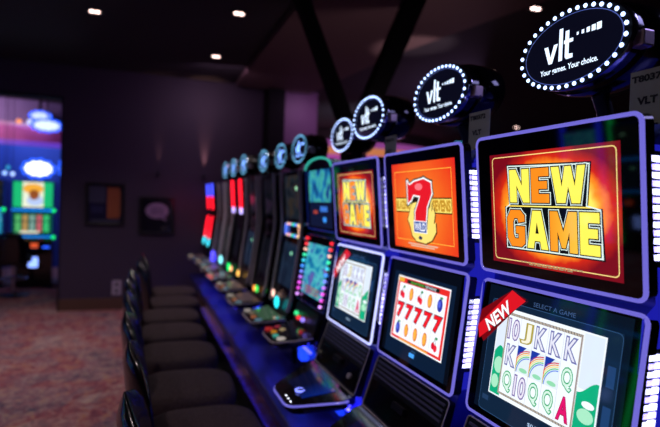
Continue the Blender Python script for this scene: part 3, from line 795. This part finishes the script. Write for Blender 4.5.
# ------------------------------------------------------------------ oval signs and number cards
SX = [.98, .985, .98, 1.10, 1.03, 1.06, 1.06, 1.0, 1.0, 1.0]
SYO = [0, .0, .0, 0, 0, 0, 0, 0, 0, 0]
sign_labels = ['sharp oval sign, the nearest and largest, above the nearest NEW GAME screen',
 'oval sign above the orange sevens screen', 'oval sign above the blurred third terminal',
 'smaller-looking oval sign tucked behind the third one', 'oval sign on the terminal with the rainbow panel',
 'oval sign sixth down the row, partly behind the fifth', 'oval sign seventh down the row',
 'tiny blurred oval sign above the red light bars', 'tiny blurred oval sign ninth down the row', 'farthest visible oval sign, by the end wall']
sg = make_sign(); sg_far = make_sign((120, 165, 255), 4., (110, 185, 230), 1.6)
for i in range(10):
    o = sg if i == 0 else (sg_far if i == 4 else copy_tree(sg if i < 4 else sg_far))
    o.location = (SX[i], CY[i], 1.95 if i < 4 else 1.92); o.rotation_euler = (0, 0, ROT)
    tag(o, sign_labels[i], 'sign', 'oval signs along the machine row')
CARD = pbr('cream_card', (176, 180, 160), .6)
INK = pbr('black_ink', (16, 16, 20), .6)
for i, (y, txt, lb) in enumerate([(.785, 'T80375', 'cream number card above the nearest NEW GAME terminal'), (1.372, 'T80372', 'number card above the orange sevens terminal'), (1.985, 'T80374', 'blurred number card above the third terminal')]):
    t = empty('number_card', (1.0, y, 1.73), ROT, lb, 'card', 'number cards on the machine tops')
    c = Canvas(); w = .052
    MB().box(-w, w, .0005, .003, 0, .128, CARD).build('card_back', t)
    c.up(); c.text(txt, -w*.9, w*.6, .104, .117, INK, .05); c.build('printed_number', t)
    c = Canvas(); c.up(); c.text('VLT', -w*.6, w*.25, .055, .070, INK, .05); c.build('printed_word', t)
    MB().box(-.02, .02, -.004, .006, -.01, .012, CHROME, bev=.002).build('clip', t)
    if i == 2: t.location.z = 1.72

# ================================================================== BAR STOOLS
def make_stool():
    t = empty('bar_stool', (0, 0, 0))
    # seat cushion: softened square, domed
    m = MB(); n = 40
    def sq(k, z, e=3.6):
        r = []
        for i in range(n):
            a = 2*PI*i/n; c, s = math.cos(a), math.sin(a)
            q = (abs(c)**e+abs(s)**e)**(-1/e)
            r.append((.012+k*.238*q*c, k*.232*q*s, z-.065))
        return r
    m.loft([sq(.9, .565), sq(.98, .575), sq(1., .60), sq(1., .63), sq(.97, .652), sq(.88, .664), sq(.6, .672), sq(.2, .675)], SEAT_FAB)
    m.build('seat', t)
    # wrap-round backrest
    m = MB(); rings = []
    H = 14
    for j in range(H+1):
        v = j/H; z = .47+.51*v
        w = .205*max(1-max(0, (v-.45)/.55)**2.6, .0)**(1/2.2)+.004
        th = .030*min(1, (1-v)*7+.12)*min(1, v*8+.4)
        ring = []
        for i in range(28):
            a = 2*PI*i/28; c, s = math.cos(a), math.sin(a)
            yy = w*math.copysign(abs(c)**.7, c)
            xx = th*math.copysign(abs(s)**.8, s)
            bend = .055*(yy/.205)**2
            ring.append((-.245-.055*v+bend+xx, yy, z))
        rings.append(ring)
    m.loft(rings, VINYL)
    b = m.build('backrest', t)
    m = MB(); m.box(-.27, -.12, -.03, .03, .47, .50, BLACK_SATIN, bev=.004).build('back_bracket', t)
    m = MB(); m.cyl((0, 0), .03, .02, .47, CHROME, 20).cyl((0, 0), .09, .465, .50, BLACK_SATIN, 20); m.build('column', t)
    m = MB(); m.tube([(.17*math.cos(q), .17*math.sin(q), .26) for q in [2*PI*k/28 for k in range(28)]], .011, CHROME, 8, closed=True)
    for k in range(3):
        a = 2*PI*k/3; m.tube([(0.02*math.cos(a), .02*math.sin(a), .26), (.165*math.cos(a), .165*math.sin(a), .26)], .007, CHROME, 6)
    m.build('foot_ring', t)
    m = MB(); m.cyl((0, 0), .22, 0, .012, BLACK_SATIN, 32).cyl((0, 0), .215, .012, .03, BLACK_SATIN, 32, r2=.05); m.build('base', t)
    return t
stools = [(.275, 1.60, .0), (.275, 2.19, .02), (.25, 2.74, -.03), (.24, 3.34, 0), (.235, 3.88, .03), (.25, 4.42, 0), (.31, 5.02, .04), (.34, 5.60, 0)]
sl = ['nearest bar stool, only its back top and seat edge in frame, before the sevens machine',
 'second bar stool from the camera, before the blurred third terminal', 'third bar stool from the camera, facing the round-topped terminal',
 'fourth bar stool from the camera', 'fifth bar stool from the camera', 'sixth bar stool from the camera',
 'second farthest bar stool, beside the back wall end', 'farthest bar stool in the row']
s0 = make_stool()
for i, (x, y, r) in enumerate(stools):
    o = s0 if i == 0 else copy_tree(s0)
    o.location = (x, y, 0); o.rotation_euler = (0, 0, r)
    tag(o, sl[i], 'bar stool', 'black bar stools along the row')

# ================================================================== ROOM BEYOND THE DOORWAY
BLUEW = pbr('deep_blue_wall_paint', (30, 60, 150), .6)
struct(MB().box(-5.9, 1.2, 12.2, 12.3, 0, CEIL, BLUEW), 'wall_side_room')
def cove(name, cx, cy, rx, ry, z0, z1, a0, a1, mats, kindlabel):
    n = 30
    for k, (q0, q1, mt, nm) in enumerate(mats):
        m = MB()
        f = lambda r, a, z: (cx+(rx+r)*math.cos(a), cy+(ry+r)*math.sin(a), z)
        A_ = [a0+(a1-a0)*i/n for i in range(n+1)]
        rings = [[f(0, a, z0+(z1-z0)*q0), f(0, a, z0+(z1-z0)*q1), f(.12, a, z0+(z1-z0)*q1), f(.12, a, z0+(z1-z0)*q0)] for a in A_]
        m.loft(rings, mt, smooth=False)
        struct(m, 'ceiling_'+nm)
PINK = pbr('magenta_soffit', (150, 70, 130), .5)
cove('c', -2.6, 13.2, 3.2, 2.4, 2.42, 3.24, PI*1.05, PI*1.95,
     [(0, .1, em((120, 70, 225), .7, False), 'cove_lamp'), (.1, .42, PINK, 'cove_band'), (.42, .5, em((205, 130, 190), .5, False), 'cove_lamp'), (.5, 1, pbr('grey_cove_paint', (96, 96, 130), .6), 'cove_fascia')], '')
cove('c', 5.2, 12.6, 2.2, 1.6, 2.5, 3.24, PI*1.02, PI*1.95,
     [(0, .26, em((170, 70, 160), .9, False), 'cove_lamp'), (.26, .5, em((215, 130, 80), .8, False), 'cove_lamp'), (.5, .7, em((150, 70, 150), .8, False), 'cove_lamp'), (.7, 1, SOFFIT, 'cove_fascia')], '')
# neon cloud-shaped signs
def blob(cx, cz, a, b, n=11, k=.22, seg=88): return [(cx+a*(1+k*abs(math.sin(n*q/2))-k/2)*math.cos(q), cz+b*(1+k*abs(math.sin(n*q/2))-k/2)*math.sin(q)) for q in [2*PI*i/seg for i in range(seg)]]
def cloud(x, y, z, a, b, label, white=(225, 232, 255), s=2.2, hang=CEIL):
    t = empty('neon_sign', (x, y, z), 0, label, 'neon sign', 'neon signs in the side room')
    MB().prism(blob(0, 0, a, b), 0, .08, pbr('blue_sign_box', (20, 50, 150), .4)).build('sign_box', t)
    MB().prism(blob(0, 0, a*.8, b*.74), -.01, -.001, em(white, s, False)).build('sign_face', t)
    MB().tube([(p, -.012, q) for p, q in blob(0, 0, a*.97, b*.97)], .012, em((30, 90, 255), 2.4, False), 6, closed=True).build('neon_tube', t)
    if hang: MB().tube([(0, .05, b*.5), (0, .05, hang-z)], .012, BLACK_MATTE, 6).build('hanger_rod', t)
    return t
cloud(-1.70, 10.5, 2.94, .17, .08, 'small blue and white neon sign high in the doorway', (170, 190, 255), 1.6)
cloud(-1.55, 10.2, 2.74, .24, .11, 'wider blue and white neon sign just under the small one', (190, 205, 255), 1.7)
for i, (x, c1, lb) in enumerate([(-2.30, (240, 225, 240), 'white round lamp leftmost on the pink band'), (-2.08, (250, 150, 80), 'orange lamp beside the white lamp on the pink band'), (-1.9, (200, 210, 255), 'bluish white lamp between two orange lamps'), (-1.76, (250, 160, 90), 'orange lamp nearest the neon signs')]):
    t = empty('globe_lamp', (x, 10.75, 2.84), 0, lb, 'lamp', 'globe lamps along the pink band')
    MB().ball((0, 0, 0), .06, em(c1, 1.3, False)).build('globe', t)
    MB().tube([(0, 0, .05), (0, 0, CEIL-2.82)], .008, BLACK_MATTE, 6).build('hanger_rod', t)

def floor_machine(x, y, rz, label, arts, topper=True, group='machines standing in the side room', barc=None):
    t = empty('slot_machine', (x, y, 0), rz, label, 'gambling machine', group)
    body(t, .30, [(-.0, 0), (.5, 0), (.5, 1.74), (.02, 1.76), (.02, .86), (-.1, .78), (-.1, .66), (.0, .6)], BLACK_GLOSS)
    display(t, 'upper_monitor', -.005, 1.755, -.005, 1.30, .305, em((20, 60, 160), .6), arts[0], zoom=(1.5, 1.38))
    display(t, 'lower_monitor', -.005, 1.255, -.005, .86, .305, em((20, 60, 160), .6), arts[1], zoom=(1.5, 1.15))
    for z in (1.275, .835):
        MB().box(-.3, .3, -.03, -.0, z-.018, z+.018, em((20, 130, 230), 1.2, False), bev=.004).build('light_bar', t)
        MB().ball((.31, -.03, z), .03, em((20, 220, 110), 1.8, False)).build('signal_lamp', t)
    for z, w, cc in ((.70, .06, (230, 90, 50)),):
        MB().box(.0, .1, -.135, -.101, z-.03, z+.04, em(cc, 1.), bev=.004).build('payment_slot', t)
    for sx in (-.22, .22):
        MB().box(sx-.05, sx+.05, -.13, -.101, .66, .695, em((40, 90, 250), 1.5, False), bev=.004).build('deck_lamp', t)
    MB().prism(rrect(.07, .085, .02, 4, 0.02, .42), -.012, .0, em((130, 160, 255), 2.2, False)).build('front_lamp', t)
    if barc:
        for sx in (-1, 1): MB().box(sx*.325-.02, sx*.325+.02, -.02, .05, .1, 1.9, em(barc, 2.2, False), bev=.004).build('light_column', t)
    return t
floor_machine(-1.63, 9.6, 0, 'slot machine with green screens framed by the doorway', (screen_green, screen_green_reels))
floor_machine(-2.36, 9.65, 0, 'slot machine at the photo edge, left of the green-screened one', (screen_dim, screen_teal))
cloud(-1.58, 9.7, 1.96, .235, .155, 'big white cloud-shaped neon sign on the green-screened machine', (240, 244, 255), 2.6, hang=None)
cloud(-1.22, 10.4, 2.02, .15, .2, 'partly hidden white neon sign at the right doorway edge', (200, 215, 255), 2.0)
for k, (x, z) in enumerate([(-2.17, 1.88), (-2.05, 1.87), (-2.12, 1.98)]):
    t = empty('lamp_globe', (x, 10.2, z), 0, ['lower left of three small blue globes beside the cloud sign', 'lower right of three small blue globes beside the cloud sign', 'upper one of three small blue globes beside the cloud sign'][k], 'lamp', 'small blue globe lamps')
    MB().ball((0, 0, 0), .035, em([(150, 190, 255), (170, 200, 255), (30, 120, 160)][k], 1.8, False)).build('globe', t)
    MB().tube([(0, 0, .03), (0, 0, CEIL-z)], .005, BLACK_MATTE, 6).build('hanger_rod', t)
# chairs in front of the side room machines
for (x, y, lb) in ((-1.75, 8.9, 'black bar stool in the doorway before the green-screened machine'), (-2.25, 8.85, 'black bar stool at the photo edge beyond the doorway')):
    o = copy_tree(s0); o.location = (x, y, 0); o.rotation_euler = (0, 0, PI/2); tag(o, lb, 'bar stool', 'bar stools in the side room')
# opposite bank of machines, mirrored in the glass of the near screens
for i, (y, art, bc) in enumerate([(3.3, screen_teal, (40, 50, 255)), (4.15, screen_sevens, (40, 60, 255)), (5.0, screen_dim, (20, 200, 90)), (5.85, screen_teal, (40, 50, 255))]):
    floor_machine(-4.3, y, PI/2, ['teal-screened machine across the aisle, first in its bank', 'orange-screened machine across the aisle', 'machine with green light columns across the aisle', 'teal-screened machine across the aisle, last in its bank'][i], (art, screen_blue_dim), barc=bc, group='machines across the aisle')
# a small cyan sign light beyond the row
t = empty('exit_lamp', (6.5, 9.5, 2.85), 0, 'blurred cyan light glowing behind the sevens number card', 'lamp')
MB().box(-.14, .14, 0, .05, -.12, .12, em((80, 200, 255), 1.6, False), bev=.02).build('lamp_face', t)
MB().tube([(0, .02, .12), (0, .02, .4)], .01, BLACK_MATTE, 6).build('hanger_rod', t)

# ================================================================== LIGHTS
lamp('side_room_light', 'AREA', (-2.2, 11.2, 3.1), 60, (.35, .5, 1), 1.2, target=(-2.2, 12, 1.8))
lamp('side_room_pink', 'AREA', (-2.4, 9.6, 3.1), 26, (1, .5, .85), .8, target=(-2.2, 11, 2.8))
lamp('hall_purple', 'AREA', (4.6, 6.2, 3.1), 40, (.8, .45, 1), 1.0, target=(2.4, 7.6, 1.5))  # added purple fill, no fixture
lamp('wall_purple_wash', 'AREA', (2.3, 7.0, 3.1), 3.5, (.8, .45, .85), .3, target=(2.25, 7.6, 1.6))  # added fill for the purple wall, no fixture
lamp('column_uplight', 'SPOT', (2.55, 4.4, 1.9), 55, (1, .7, .75), .05, target=(2.62, 4.75, 3.25), spot=.7, blend=.6)  # added spot without a fixture, brightens the ceiling patch
lamp('soffit_uplight', 'SPOT', (1.9, 3.4, 1.7), 16, (1, .7, .75), .1, target=(1.9, 4.2, 3.25), spot=1.9, blend=.9)  # added spot without a fixture, brightens the soffit
lamp('aisle_blue', 'AREA', (1.9, .6, 2.6), 4, (.45, .42, 1), .5, target=(1.0, 1.2, 1.4))  # added blue fill hanging in the air, no fixture
lamp('wall_plum_wash', 'AREA', (.9, 6.5, 3.15), 6, (.85, .5, .8), .6, target=(1.1, 7.6, 1.9))  # added fill to lift the back wall, no fixture
lamp('hall_uplight', 'SPOT', (4.0, 8.6, 1.6), 60, (.8, .78, 1), .1, target=(3.8, 9.2, 3.25), spot=1.7, blend=.9)  # added spot without a fixture, brightens the far ceiling
lamp('red_end_glow', 'POINT', (.55, 7.2, 1.5), .5, (1, .05, .2), .1)

w = bpy.data.worlds.new('World'); SC.world = w; w.use_nodes = True
w.node_tree.nodes['Background'].inputs[0].default_value = (.02, .018, .03, 1)

# ================================================================== CAMERA
F = 515.; TH = math.atan(191/F); PT = math.atan(9.8/F); RO = .035
fw = Vector((math.sin(TH)*math.cos(PT), math.cos(TH)*math.cos(PT), -math.sin(PT)))
R0 = Vector((math.cos(TH), -math.sin(TH), 0)); U0 = R0.cross(fw)
Rv = R0*math.cos(RO)+U0*math.sin(RO); Uv = U0*math.cos(RO)-R0*math.sin(RO)
cam = bpy.data.cameras.new('camera'); co = bpy.data.objects.new('camera', cam); COL.objects.link(co)
mm = Matrix((Rv, Uv, -fw)).transposed().to_4x4(); mm.translation = Vector((0, 0, 1.55))
co.matrix_world = mm
cam.sensor_width = 36; cam.lens = F/660*36; cam.clip_start = .05
cam.dof.use_dof = True; cam.dof.focus_distance = 1.28; cam.dof.aperture_fstop = 1.9
SC.camera = co
SC.view_settings.view_transform = 'Standard'; SC.view_settings.look = 'None'
SC.view_settings.gamma = 1; SC.view_settings.use_curve_mapping = False; SC.view_settings.exposure = 0.
try:
    SC.cycles.use_denoising = True; SC.cycles.max_bounces = 6; SC.cycles.sample_clamp_indirect = 4
except Exception: pass
